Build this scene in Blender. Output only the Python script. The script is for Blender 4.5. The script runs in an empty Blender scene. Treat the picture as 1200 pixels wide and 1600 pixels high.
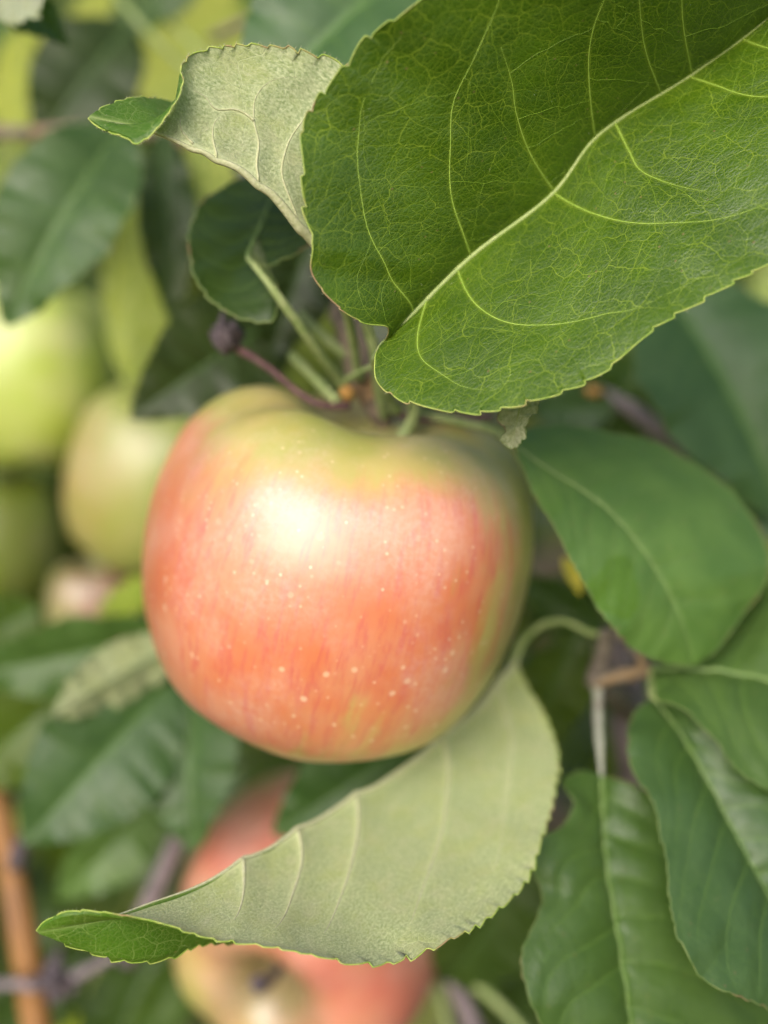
import bpy, math, random
import numpy as np
from mathutils import Matrix, Vector, kdtree, noise as mnoise

random.seed(7)
rng = np.random.default_rng(7)
SC = bpy.context.scene
COL = SC.collection

# ------------------------------------------------------------------ camera, sky, sun, exposure
F_PX = 1648.0                       # focal length in photograph pixels (1200 x 1600)
PITCH = math.radians(-8)
cam_d = bpy.data.cameras.new('camera')
cam = bpy.data.objects.new('camera', cam_d)
COL.objects.link(cam)
cam.location = (0, 0, 1.45)
cam.rotation_euler = (math.radians(90) + PITCH, 0, 0)
cam_d.sensor_fit = 'VERTICAL'
cam_d.sensor_height = 36
cam_d.lens = 36 * F_PX / 1600
cam_d.clip_start = 0.01
cam_d.clip_end = 500
cam_d.dof.use_dof = True
cam_d.dof.focus_distance = 0.1645
cam_d.dof.aperture_fstop = 5.2
SC.camera = cam

SUN_DIR = Vector((-0.26, -0.82, 0.46)).normalized()      # from the scene towards the sun: behind the camera, half high, a little left
world = bpy.data.worlds.new('World')
SC.world = world
world.use_nodes = True
wn = world.node_tree
sky = wn.nodes.new('ShaderNodeTexSky')
sky.sky_type = 'NISHITA'
sky.sun_disc = False
sky.sun_elevation = math.asin(SUN_DIR.z)
sky.sun_rotation = math.atan2(SUN_DIR.x, SUN_DIR.y)
sky.dust_density = 3.0
wn.links.new(sky.outputs[0], wn.nodes['Background'].inputs[0])
wn.nodes['Background'].inputs[1].default_value = 0.10
sun_d = bpy.data.lights.new('sun', 'SUN')
sun_d.energy = 1.5
sun_d.angle = math.radians(46)
sun_d.color = (1.0, 0.995, 0.985)
sun = bpy.data.objects.new('sun', sun_d)
COL.objects.link(sun)
sun.rotation_euler = SUN_DIR.to_track_quat('Z', 'Y').to_euler()
SC.view_settings.view_transform = 'Standard'
SC.view_settings.look = 'None'
SC.view_settings.gamma = 1
SC.view_settings.use_curve_mapping = False
SC.view_settings.exposure = 0.98
SC.cycles.max_bounces = 10
SC.cycles.diffuse_bounces = 5
SC.cycles.transmission_bounces = 6

# ------------------------------------------------------------------ helpers
CAM_R = np.array(Matrix.Rotation(math.radians(90) + PITCH, 3, 'X'))
CAM_O = np.array(cam.location)


def P(px, py, mm):
    """A point of the place: mm millimetres in front of the lens, on the ray of photograph pixel (px, py)."""
    d = mm / 1000.0
    return CAM_O + CAM_R @ np.array(((px - 600) / F_PX * d, (800 - py) / F_PX * d, -d))


def PP(pts, mm=None):
    return np.array([P(p[0], p[1], p[2] if len(p) > 2 else mm) for p in pts])


def to_px(pts):
    q = (np.asarray(pts) - CAM_O) @ CAM_R
    d = -q[..., 2]
    return np.stack((600 + q[..., 0] / d * F_PX, 800 - q[..., 1] / d * F_PX), -1)


def spline(pts, n):
    """Smooth curve through pts, n points evenly along its length."""
    p = np.asarray(pts, float)
    if len(p) == 2:
        return p[0] + (p[1] - p[0]) * np.linspace(0, 1, n)[:, None]
    h = np.maximum(np.linalg.norm(np.diff(p, axis=0), axis=1), 1e-7) ** 0.6
    m = np.zeros_like(p)
    sl = np.diff(p, axis=0) / h[:, None]
    m[1:-1] = (h[1:, None] * sl[:-1] + h[:-1, None] * sl[1:]) / (h[1:] + h[:-1])[:, None]
    m[0] = 1.5 * sl[0] - 0.5 * m[1]
    m[-1] = 1.5 * sl[-1] - 0.5 * m[-2]
    out = []
    u = np.linspace(0, 1, 24, endpoint=False)[:, None]
    for i in range(len(p) - 1):
        out.append((2 * u**3 - 3 * u**2 + 1) * p[i] + (u**3 - 2 * u**2 + u) * h[i] * m[i]
                   + (-2 * u**3 + 3 * u**2) * p[i + 1] + (u**3 - u**2) * h[i] * m[i + 1])
    c = np.vstack(out + [p[-1:]])
    L = np.concatenate(([0], np.cumsum(np.linalg.norm(np.diff(c, axis=0), axis=1))))
    t = np.linspace(0, L[-1], n)
    return np.stack([np.interp(t, L, c[:, k]) for k in range(p.shape[1])], -1)


def sstep(a, b, x):
    t = np.clip((x - a) / (b - a), 0, 1)
    return t * t * (3 - 2 * t)


def new_obj(name, verts, faces, mat, parent=None, origin=(0, 0, 0), smooth=True):
    me = bpy.data.meshes.new(name)
    me.from_pydata((np.asarray(verts) - np.asarray(origin)).tolist(), [], faces)
    if smooth:
        me.shade_smooth()
    if mat:
        me.materials.append(mat)
    o = bpy.data.objects.new(name, me)
    COL.objects.link(o)
    if parent:
        o.parent = parent
    return o


def world_loc(o):
    v = Vector((0, 0, 0))
    while o:
        v += o.location
        o = o.parent
    return np.array(v)


def thing(name, label, cat, loc, group=None):
    o = bpy.data.objects.new(name, None)
    COL.objects.link(o)
    o.location = tuple(loc)
    o['label'] = label
    o['category'] = cat
    if group:
        o['group'] = group
    return o


def tube_geo(path, rad, sides=10, rough=0.0, seed=0):
    path = np.asarray(path)
    n = len(path)
    rad = np.broadcast_to(np.asarray(rad, float), (n,))
    tan = np.gradient(path, axis=0)
    tan /= np.linalg.norm(tan, axis=1)[:, None] + 1e-12
    a = np.array((0.31, 0.77, 0.55))
    u = np.cross(tan[0], a)
    u /= np.linalg.norm(u)
    V = []
    ang = np.linspace(0, 2 * math.pi, sides, endpoint=False)
    for i in range(n):
        u = u - tan[i] * np.dot(u, tan[i])
        u /= np.linalg.norm(u) + 1e-12
        w = np.cross(tan[i], u)
        ring = np.cos(ang)[:, None] * u + np.sin(ang)[:, None] * w
        r = rad[i]
        if rough:
            rr = np.array([1 + rough * mnoise.noise(Vector(path[i] * 260 + ring[k] * 1.3 + seed)) for k in range(sides)])
            ring = ring * rr[:, None]
        V.append(path[i] + ring * r)
    V = np.vstack(V + [path[:1], path[-1:]])
    Fc = []
    for i in range(n - 1):
        for k in range(sides):
            k2 = (k + 1) % sides
            Fc.append((i * sides + k, i * sides + k2, (i + 1) * sides + k2, (i + 1) * sides + k))
    for k in range(sides):
        k2 = (k + 1) % sides
        Fc.append((n * sides, k2, k))
        Fc.append((n * sides + 1, (n - 1) * sides + k, (n - 1) * sides + k2))
    return V, Fc


def merge(geos):
    V, Fc, o = [], [], 0
    for v, f in geos:
        V.append(v)
        Fc += [tuple(i + o for i in q) for q in f]
        o += len(v)
    return np.vstack(V), Fc


def tube(name, pts, rad, mat, parent, n=40, sides=10, rough=0.0, label=None):
    """rad: millimetres, one value or a list spread along the path."""
    path = spline(pts, n)
    r = np.atleast_1d(np.asarray(rad, float)) / 1000
    r = np.interp(np.linspace(0, 1, n), np.linspace(0, 1, len(r)), r) if len(r) > 1 else np.full(n, r[0])
    v, f = tube_geo(path, r, sides, rough)
    o = new_obj(name, v, f, mat, parent, world_loc(parent) if parent else (0, 0, 0))
    if label:
        o['label'] = label
    return o


# ------------------------------------------------------------------ materials
def nodes(mat):
    mat.use_nodes = True
    nt = mat.node_tree
    nt.nodes.clear()
    return nt


class NT:
    def __init__(self, name):
        self.m = bpy.data.materials.new(name)
        self.t = nodes(self.m)
        self.out = self.t.nodes.new('ShaderNodeOutputMaterial')

    def n(self, kind, **kw):
        nd = self.t.nodes.new('ShaderNode' + kind)
        for k, v in kw.items():
            if k.startswith('_'):
                setattr(nd, k[1:], v)
        return nd

    def set(self, sock, v):
        if hasattr(v, 'is_output'):
            self.t.links.new(v, sock)
        elif isinstance(v, (tuple, list)) and len(v) == 3 and sock.type == 'RGBA':
            sock.default_value = (*v, 1)
        else:
            sock.default_value = v

    def math(self, op, a, b=None, c=None, clamp=False):
        nd = self.n('Math', _operation=op, _use_clamp=clamp)
        for i, v in enumerate((a, b, c)):
            if v is not None:
                self.set(nd.inputs[i], v)
        return nd.outputs[0]

    def vmath(self, op, a, b=None, scale=None):
        nd = self.n('VectorMath', _operation=op)
        self.set(nd.inputs[0], a)
        if b is not None:
            self.set(nd.inputs[1], b)
        if scale is not None:
            self.set(nd.inputs['Scale'], scale)
        return nd.outputs['Value'] if op in ('DOT_PRODUCT', 'LENGTH') else nd.outputs[0]

    def mix(self, f, a, b, mode='MIX'):
        nd = self.n('Mix', _data_type='RGBA', _blend_type=mode, _clamp_factor=True)
        self.set(nd.inputs[0], f)
        self.set(nd.inputs[6], a)
        self.set(nd.inputs[7], b)
        return nd.outputs[2]

    def ramp(self, x, lo, hi, a=0.0, b=1.0):
        nd = self.n('MapRange', _interpolation_type='SMOOTHSTEP')
        self.set(nd.inputs[0], x)
        for i, v in enumerate((lo, hi, a, b)):
            self.set(nd.inputs[i + 1], v)
        return nd.outputs[0]

    def noise(self, vec, scale, detail=3.0, rough=0.5, dist=0.0):
        nd = self.n('TexNoise')
        self.set(nd.inputs['Vector'], vec)
        self.set(nd.inputs['Scale'], scale)
        self.set(nd.inputs['Detail'], detail)
        self.set(nd.inputs['Roughness'], rough)
        self.set(nd.inputs['Distortion'], dist)
        return nd.outputs['Fac']

    def voronoi(self, vec, scale, feature='F1', dims='3D', rnd=1.0):
        nd = self.n('TexVoronoi', _feature=feature, _voronoi_dimensions=dims)
        self.set(nd.inputs['Vector'], vec)
        self.set(nd.inputs['Scale'], scale)
        self.set(nd.inputs['Randomness'], rnd)
        return nd

    def bump(self, h, dist, strength=1.0, normal=None):
        nd = self.n('Bump')
        self.set(nd.inputs['Height'], h)
        nd.inputs['Distance'].default_value = dist
        nd.inputs['Strength'].default_value = strength
        if normal is not None:
            self.set(nd.inputs['Normal'], normal)
        return nd.outputs[0]

    def principled(self, **kw):
        nd = self.n('BsdfPrincipled')
        for k, v in kw.items():
            self.set(nd.inputs[k.replace('_', ' ')], v)
        return nd

    def done(self, shader):
        self.t.links.new(shader, self.out.inputs[0])
        return self.m


def leaf_material(name, top_a, top_b, under, thru, vein, rough=0.38, trans=0.30, net=1.0, patch=False, spec=0.36):
    t = NT(name)
    info = t.n('ObjectInfo')
    uv = t.n('UVMap', _uv_map='leafuv').outputs[0]
    va = t.n('Attribute', _attribute_name='vein').outputs['Fac']
    pos = t.n('TexCoord').outputs['Object']
    wob = t.n('TexNoise')
    t.set(wob.inputs['Vector'], uv)
    t.set(wob.inputs['Scale'], 2.2)
    wv = t.vmath('SCALE', t.vmath('SUBTRACT', wob.outputs['Color'], (0.5, 0.5, 0.5)), scale=0.28)
    uvw = t.vmath('ADD', uv, wv)
    eA = t.voronoi(uvw, 2.3, 'DISTANCE_TO_EDGE', '2D', 0.9).outputs['Distance']
    eB = t.voronoi(uvw, 7.5, 'DISTANCE_TO_EDGE', '2D', 0.95).outputs['Distance']
    eC = t.voronoi(uvw, 17.0, 'DISTANCE_TO_EDGE', '2D', 1.0).outputs['Distance']
    A = t.ramp(eA, 0.002, 0.022, 1, 0)
    B = t.ramp(eB, 0.0, 0.055, 1, 0)
    Cc = t.ramp(eC, 0.0, 0.12, 1, 0)
    patchy = t.ramp(t.noise(uv, 0.9, 3), 0.35, 0.7)
    fade = t.ramp(t.noise(uv, 1.6, 2), 0.3, 0.62, 0.45, 1.0)
    netf = t.math('MULTIPLY', t.math('MAXIMUM', t.math('MULTIPLY', A, 0.62), t.math('MAXIMUM', t.math('MULTIPLY', B, 0.44), t.math('MULTIPLY', Cc, 0.24))), fade)
    netf = t.math('MULTIPLY', netf, net)
    base = t.mix(patchy, top_a, top_b)
    fine = t.noise(uv, 26, 4, 0.6)
    base = t.mix(t.ramp(fine, 0.35, 0.75, 0, 0.35), base, t.mix(0.5, base, top_b))
    # small specks and scuffs of age
    spk = t.voronoi(uv, 2.6, 'F1', '2D').outputs['Distance']
    spk = t.math('MULTIPLY', t.ramp(spk, 0.03, 0.06, 1, 0), t.ramp(t.noise(uv, 1.3, 2), 0.50, 0.62))
    base = t.mix(t.math('MULTIPLY', spk, 0.6), base, (0.20, 0.13, 0.06))
    scf = t.math('MULTIPLY', t.ramp(t.noise(uv, 34, 2, 0.5), 0.70, 0.76), t.ramp(t.noise(t.vmath('ADD', uv, (4.0, 9.0, 0.0)), 2.2, 3), 0.50, 0.66))
    base = t.mix(t.math('MULTIPLY', scf, 0.55), base, (0.55, 0.60, 0.50))
    cv = t.mix(t.math('MAXIMUM', netf, t.math('MULTIPLY', va, 0.75)), base, vein)
    cv = t.mix(1.0, cv, info.outputs['Color'], 'MULTIPLY')
    wool = t.noise(uv, 22, 5, 0.75)
    und = t.mix(t.ramp(wool, 0.36, 0.66), t.mix(0.6, under, top_b), tuple(min(0.8, c * 1.25 + 0.01) for c in under))
    und = t.mix(t.ramp(t.noise(uv, 1.6, 4, 0.6), 0.42, 0.68, 0, 0.55), und, t.mix(0.6, under, (0.30, 0.34, 0.05)))
    und = t.mix(t.ramp(t.noise(t.vmath('ADD', uv, (7.0, 3.0, 0.0)), 2.4, 5, 0.65), 0.45, 0.70, 0, 0.38), und, (0.50, 0.47, 0.36))
    und = t.mix(t.ramp(t.noise(uv, 9, 4, 0.7), 0.5, 0.7, 0, 0.35), und, t.mix(0.5, under, top_b))
    lit = tuple(min(1.0, c * 1.45 + 0.05) for c in under)
    und = t.mix(t.math('MAXIMUM', t.math('MULTIPLY', netf, 0.8), t.math('MULTIPLY', va, 0.8)), und, lit)
    und = t.mix(1.0, und, info.outputs['Color'], 'MULTIPLY')
    tr = t.mix(t.math('MULTIPLY', netf, 0.8), thru, t.mix(0.6, thru, vein))
    tr = t.mix(1.0, tr, info.outputs['Color'], 'MULTIPLY')
    hgt = t.math('ADD', t.math('ADD', t.math('MULTIPLY', t.ramp(eB, 0, 0.35), 0.45), t.math('MULTIPLY', t.ramp(eA, 0, 0.30), 0.8)),
                 t.math('ADD', t.math('MULTIPLY', t.ramp(eC, 0, 0.4), 0.55), t.math('MULTIPLY', fine, 0.35)))
    nrm = t.bump(hgt, 0.00006, 0.8 * min(1.0, net + 0.3))
    rg = t.ramp(t.noise(uv, 3.0, 4), 0.3, 0.7, rough - 0.06, rough + 0.10)
    if patch:            # a wet patch that lost its dull film
        pc = t.n('Attribute', _attribute_name='patch').outputs['Fac']
        cv = t.mix(t.math('MULTIPLY', pc, 0.9), cv, (0.075, 0.16, 0.012))
        rg = t.math('SUBTRACT', rg, t.math('MULTIPLY', pc, 0.16))
    top = t.principled(Base_Color=cv, Roughness=rg, Normal=nrm)
    top.inputs['Specular IOR Level'].default_value = spec
    nru = t.bump(t.math('ADD', t.math('MULTIPLY', wool, 1.0), t.math('MULTIPLY', netf, 0.8)), 0.00022, 0.9)
    bot = t.principled(Base_Color=und, Roughness=0.85, Normal=nru)
    bot.inputs['Specular IOR Level'].default_value = 0.2
    bot.inputs['Sheen Weight'].default_value = 0.25
    geo = t.n('NewGeometry')
    face = t.n('MixShader')
    t.t.links.new(geo.outputs['Backfacing'], face.inputs[0])
    t.t.links.new(top.outputs[0], face.inputs[1])
    t.t.links.new(bot.outputs[0], face.inputs[2])
    tl = t.n('BsdfTranslucent')
    t.set(tl.inputs[0], tr)
    m = t.n('MixShader')
    m.inputs[0].default_value = trans
    t.t.links.new(face.outputs[0], m.inputs[1])
    t.t.links.new(tl.outputs[0], m.inputs[2])
    return t.done(m.outputs[0])


def plain(name, a, b, scale=400, rough=0.6, bump=0.0001, stretch=(1, 1, 1), spec=0.4, c=None):
    t = NT(name)
    pos = t.vmath('MULTIPLY', t.n('TexCoord').outputs['Object'], stretch)
    f = t.noise(pos, scale, 5, 0.6)
    colr = t.mix(t.ramp(f, 0.3, 0.7), a, b)
    if c:
        colr = t.mix(t.ramp(t.noise(pos, scale * 0.35, 3), 0.52, 0.68), colr, c)
    p = t.principled(Base_Color=colr, Roughness=rough, Normal=t.bump(f, bump, 0.8))
    p.inputs['Specular IOR Level'].default_value = spec
    return t.done(p.outputs[0])


M_HERO = leaf_material('leaf_glossy', (0.036, 0.084, 0.002), (0.058, 0.122, 0.003), (0.23, 0.29, 0.13), (0.09, 0.165, 0.0015), (0.27, 0.37, 0.03), 0.37, 0.24, 1.0, spec=0.5)
M_LEAF = leaf_material('leaf_green', (0.044, 0.086, 0.022), (0.066, 0.117, 0.034), (0.24, 0.30, 0.13), (0.17, 0.32, 0.012), (0.11, 0.20, 0.035), 0.36, 0.26, 0.7, spec=0.42)
M_WET = leaf_material('leaf_dull', (0.036, 0.092, 0.014), (0.056, 0.125, 0.020), (0.24, 0.30, 0.13), (0.17, 0.32, 0.015), (0.10, 0.18, 0.04), 0.42, 0.26, 0.6, True, spec=0.5)
M_WOOL = leaf_material('leaf_woolly', (0.032, 0.090, 0.008), (0.050, 0.125, 0.010), (0.43, 0.45, 0.31), (0.30, 0.42, 0.05), (0.40, 0.46, 0.20), 0.40, 0.30, 0.6)
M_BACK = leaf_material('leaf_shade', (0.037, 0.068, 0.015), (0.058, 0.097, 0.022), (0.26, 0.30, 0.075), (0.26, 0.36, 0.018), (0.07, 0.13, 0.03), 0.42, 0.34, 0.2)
M_RIBB = plain('shade_rib', (0.06, 0.115, 0.03), (0.09, 0.16, 0.045), 900, 0.6, 0.00005)
M_VEINL = plain('leaf_side_vein', (0.070, 0.135, 0.025), (0.10, 0.17, 0.035), 900, 0.5, 0.00003)
M_RIB = plain('leaf_rib', (0.26, 0.34, 0.10), (0.36, 0.42, 0.16), 900, 0.55, 0.00005)
M_VEIN = plain('leaf_vein', (0.21, 0.33, 0.04), (0.28, 0.40, 0.06), 900, 0.5, 0.00003)
M_NET = plain('fine_vein', (0.105, 0.185, 0.008), (0.14, 0.23, 0.014), 900, 0.5, 0.00003)
M_RIBM = plain('green_rib', (0.13, 0.21, 0.06), (0.19, 0.27, 0.09), 900, 0.55, 0.00005)
M_RIBW = plain('woolly_rib', (0.36, 0.38, 0.20), (0.48, 0.48, 0.30), 1800, 0.9, 0.0002, spec=0.15)
M_EDGE = plain('leaf_margin', (0.22, 0.34, 0.04), (0.38, 0.44, 0.10), 500, 0.5, 0.00003, c=(0.30, 0.20, 0.10))
M_RIM = plain('dull_margin', (0.10, 0.17, 0.04), (0.20, 0.25, 0.08), 420, 0.6, 0.00003, c=(0.22, 0.14, 0.07))
M_STEM = plain('green_stem', (0.21, 0.29, 0.095), (0.34, 0.39, 0.18), 700, 0.75, 0.00015, (1, 1, 0.4), 0.25)
M_GREYSTEM = plain('grey_stalk', (0.24, 0.25, 0.20), (0.36, 0.36, 0.31), 500, 0.8, 0.0002, c=(0.20, 0.15, 0.15))
M_PINKSTEM = plain('purple_stalk', (0.10, 0.045, 0.055), (0.16, 0.08, 0.085), 600, 0.7, 0.0001, c=(0.20, 0.14, 0.12))
M_BARK = plain('grey_bark', (0.085, 0.070, 0.058), (0.20, 0.17, 0.14), 350, 0.85, 0.0005, c=(0.26, 0.17, 0.09))
M_SPUR = plain('spur_bark', (0.13, 0.10, 0.075), (0.30, 0.23, 0.17), 300, 0.85, 0.0006, c=(0.34, 0.20, 0.09))
M_PURPLE = plain('purple_bark', (0.13, 0.105, 0.115), (0.25, 0.20, 0.21), 300, 0.8, 0.0004)
M_ORANGE = plain('orange_bark', (0.22, 0.10, 0.028), (0.32, 0.155, 0.05), 220, 0.6, 0.0003, (1, 1, 0.35), c=(0.22, 0.11, 0.05))
M_DRY = plain('dried_blossom', (0.045, 0.035, 0.042), (0.14, 0.11, 0.12), 900, 0.9, 0.0006)
M_BUD = plain('orange_bud', (0.36, 0.15, 0.03), (0.42, 0.26, 0.08), 800, 0.6, 0.0001)
M_YELLOW = plain('yellow_leaf', (0.60, 0.52, 0.05), (0.70, 0.58, 0.10), 300, 0.6, 0.0001)
M_SOIL = plain('meadow_soil', (0.05, 0.06, 0.02), (0.09, 0.10, 0.035), 6, 0.95, 0.02)


def apple_material(name, blush, amount, green_a, green_b, reds, spots=1.0, spread=0.55, pale=None, gloss=0.35):
    """blush: direction of the red cheek in the apple's own axes; amount shifts how far it reaches."""
    t = NT(name)
    pos = t.n('TexCoord').outputs['Object']
    sx = t.n('SeparateXYZ')
    t.set(sx.inputs[0], pos)
    n = t.vmath('NORMALIZE', pos)
    flat = t.vmath('NORMALIZE', t.vmath('MULTIPLY', pos, (1, 1, 0)))
    zz = t.n('CombineXYZ')
    t.set(zz.inputs[2], t.math('MULTIPLY', sx.outputs[2], 5.0))
    mer = t.vmath('ADD', flat, zz.outputs[0])              # runs along the meridians
    streak = t.noise(mer, 9, 5, 0.65, 0.3)
    streak2 = t.noise(mer, 26, 4, 0.7, 0.2)
    cloud = t.noise(pos, 55, 4, 0.55)
    d = t.vmath('DOT_PRODUCT', n, blush)
    z = t.math('MULTIPLY', sx.outputs[2], 25.0)             # about -0.9 .. 0.9
    topfade = t.math('MULTIPLY', t.ramp(z, 0.42, 0.92, 0, 0.75), t.ramp(streak, 0.3, 0.65, 0.55, 1.15))
    lowfade = t.ramp(z, -0.92, -0.55, 0.75, 0)
    s = t.math('ADD', d, t.math('MULTIPLY', t.math('SUBTRACT', streak, 0.5), 1.25))
    s = t.math('ADD', s, t.math('MULTIPLY', t.math('SUBTRACT', cloud, 0.5), 1.0))
    s = t.math('SUBTRACT', t.math('SUBTRACT', s, topfade), lowfade)
    if pale is not None:                                    # less red blush around this direction
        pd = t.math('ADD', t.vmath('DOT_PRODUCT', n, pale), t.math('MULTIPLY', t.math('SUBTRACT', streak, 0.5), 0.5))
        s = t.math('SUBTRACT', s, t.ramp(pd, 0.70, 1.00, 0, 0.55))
    red = t.ramp(t.math('ADD', s, amount), 0.5 - spread, 0.5 + spread)
    hue = t.ramp(t.noise(pos, 70, 3), 0.36, 0.66)
    rc = t.mix(hue, reds[0], reds[1])
    rc = t.mix(t.ramp(streak2, 0.44, 0.70, 0, 0.6), rc, reds[2])
    gc = t.mix(t.ramp(t.noise(pos, 45, 3), 0.35, 0.65), green_a, green_b)
    c = t.mix(red, gc, rc)
    rad = t.vmath('LENGTH', t.vmath('MULTIPLY', pos, (1, 1, 0)))
    cav = t.math('MULTIPLY', t.ramp(t.math('ADD', rad, t.math('MULTIPLY', t.math('SUBTRACT', streak, 0.5), 0.012)), 0.006, 0.021, 1, 0), t.ramp(z, 0.0, 0.2))
    c = t.mix(t.math('MULTIPLY', cav, 0.85), c, t.mix(t.ramp(streak2, 0.4, 0.6), (0.13, 0.17, 0.035), (0.20, 0.16, 0.06)))
    # waxy bloom rubbed off in places
    fine = t.noise(pos, 900, 4, 0.7)
    wax = t.math('MULTIPLY', t.ramp(cloud, 0.38, 0.70), t.ramp(fine, 0.3, 0.7, 0.06, 0.30))
    c = t.mix(wax, c, (0.72, 0.55, 0.48))
    # lenticels
    lw = t.vmath('ADD', pos, t.vmath('SCALE', n, scale=0.0))
    v1 = t.voronoi(lw, 270, 'F1')
    size = t.ramp(t.noise(pos, 130, 2), 0.30, 0.70, 0.06, 0.20)
    sp = t.math('MULTIPLY', t.ramp(t.math('DIVIDE', v1.outputs['Distance'], size), 0.65, 1.15, 1, 0), t.ramp(z, -0.7, 0.55, 1.0, 0.15))
    v2 = t.voronoi(t.vmath('ADD', pos, (0.3, 0.1, 0.2)), 520, 'F1')
    sp2 = t.math('MULTIPLY', t.ramp(v2.outputs['Distance'], 0.10, 0.2, 1, 0), t.ramp(t.noise(pos, 160, 2), 0.40, 0.60, 0.0, 0.75))
    spk = t.math('MULTIPLY', t.math('MAXIMUM', sp, sp2), 0.85 * spots)
    c = t.mix(t.math('MULTIPLY', spk, 0.8), c, (0.82, 0.62, 0.40))
    # green cavity, slightly russeted
    info = t.n('ObjectInfo')
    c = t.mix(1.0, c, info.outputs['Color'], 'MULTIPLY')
    h = t.math('ADD', t.math('MULTIPLY', fine, 0.5), t.math('ADD', t.math('MULTIPLY', t.noise(pos, 300, 3), 0.7), t.math('MULTIPLY', spk, -0.3)))
    p = t.principled(Base_Color=c, Roughness=t.ramp(cloud, 0.3, 0.7, 0.40, 0.50), Normal=t.bump(h, 0.00012, 0.5))
    p.inputs['Specular IOR Level'].default_value = 0.9
    p.inputs['Coat Weight'].default_value = gloss
    p.inputs['Coat IOR'].default_value = 1.65
    p.inputs['Coat Roughness'].default_value = 0.44
    p.inputs['Subsurface Weight'].default_value = 0.12
    p.inputs['Subsurface Radius'].default_value = (1.0, 0.45, 0.2)
    p.inputs['Subsurface Scale'].default_value = 0.003
    return t.done(p.outputs[0])


# ------------------------------------------------------------------ leaf builder
def set_float(me, name, vals):
    a = me.attributes.new(name, 'FLOAT', 'POINT')
    a.data.foreach_set('value', np.asarray(vals, np.float32).ravel())


def blade_grid(C, L, R, nt, ns, bulge, teeth, tooth, wave, seed, sharp=0.84):
    """Grid of points from the left margin over the midrib to the right margin (top side up, tip ahead)."""
    r = np.random.default_rng(seed)
    tan = np.gradient(C, axis=0)
    tan /= np.linalg.norm(tan, axis=1)[:, None] + 1e-12
    s = np.linspace(0, 1, ns + 1)
    s = 1 - (1 - s) ** 1.25
    tt = np.linspace(0, 1, nt)
    halves = []
    for side, M in ((-1, L), (1, R)):
        dv = M - C
        ln = np.linalg.norm(dv, axis=1)[:, None] + 1e-9
        out = dv / ln
        # teeth
        n_t = teeth
        ph = tt * n_t + 0.30 * np.sin(tt * 23 + side) + 0.2 * np.sin(tt * 61) + r.uniform(0, 1)
        fr = ph - np.floor(ph)
        amp_i = np.interp(np.floor(ph), np.arange(-2, n_t + 4), r.uniform(0.35, 1.3, n_t + 6))
        saw = np.where(fr < sharp, (fr / sharp) ** 0.5, (1 - fr) / (1 - sharp))
        envel = sstep(0.02, 0.09, tt) * sstep(1.0, 0.985, tt)
        tz = tooth / 1000 * (saw - 0.5) * amp_i * envel
        tmar = np.gradient(M, axis=0)
        tmar /= np.linalg.norm(tmar, axis=1)[:, None] + 1e-12
        N = np.cross(out, tan) * side
        N /= np.linalg.norm(N, axis=1)[:, None] + 1e-9
        b = bulge[0 if side < 0 else 1]
        G = C[:, None] + dv[:, None] * s[None, :, None]
        G = G + (N * ln * b)[:, None] * (4 * s * (1 - s) * (1 - 0.45 * s))[None, :, None]
        k = sstep(0.86, 1.0, s)
        od = (out + 0.55 * tmar)
        G = G + (od * tz[:, None])[:, None] * k[None, :, None]
        # waves, stronger towards the margin
        if wave:
            f1, f2, f3 = r.uniform(2.2, 3.6), r.uniform(5, 7.5), r.uniform(9, 13)
            p1, p2, p3 = r.uniform(0, 6.28, 3)
            w = (np.sin(tt * f1 * 6.28 + p1) * 0.5 + np.sin(tt * f2 * 6.28 + p2) * 0.32 + np.sin(tt * f3 * 6.28 + p3) * 0.12)
            w = w * sstep(0, 0.12, tt) * sstep(1.0, 0.9, tt)
            G = G + (N * (w * wave / 1000)[:, None])[:, None] * (s ** 1.6)[None, :, None]
        halves.append(G)
    return np.concatenate((halves[0][:, :0:-1], halves[1]), axis=1)      # nt x (2ns+1) x 3


def sample(G, t, sv):
    """Bilinear sample: t in 0..1, sv -1..1 (in grid index space)."""
    nt, nw = G.shape[:2]
    a = np.clip(np.asarray(t) * (nt - 1), 0, nt - 1.001)
    b = np.clip((np.asarray(sv) + 1) / 2 * (nw - 1), 0, nw - 1.001)
    i, j = a.astype(int), b.astype(int)
    fa, fb = (a - i)[:, None], (b - j)[:, None]
    return (G[i, j] * (1 - fa) * (1 - fb) + G[i + 1, j] * fa * (1 - fb) + G[i, j + 1] * (1 - fa) * fb + G[i + 1, j + 1] * fa * fb)


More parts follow.
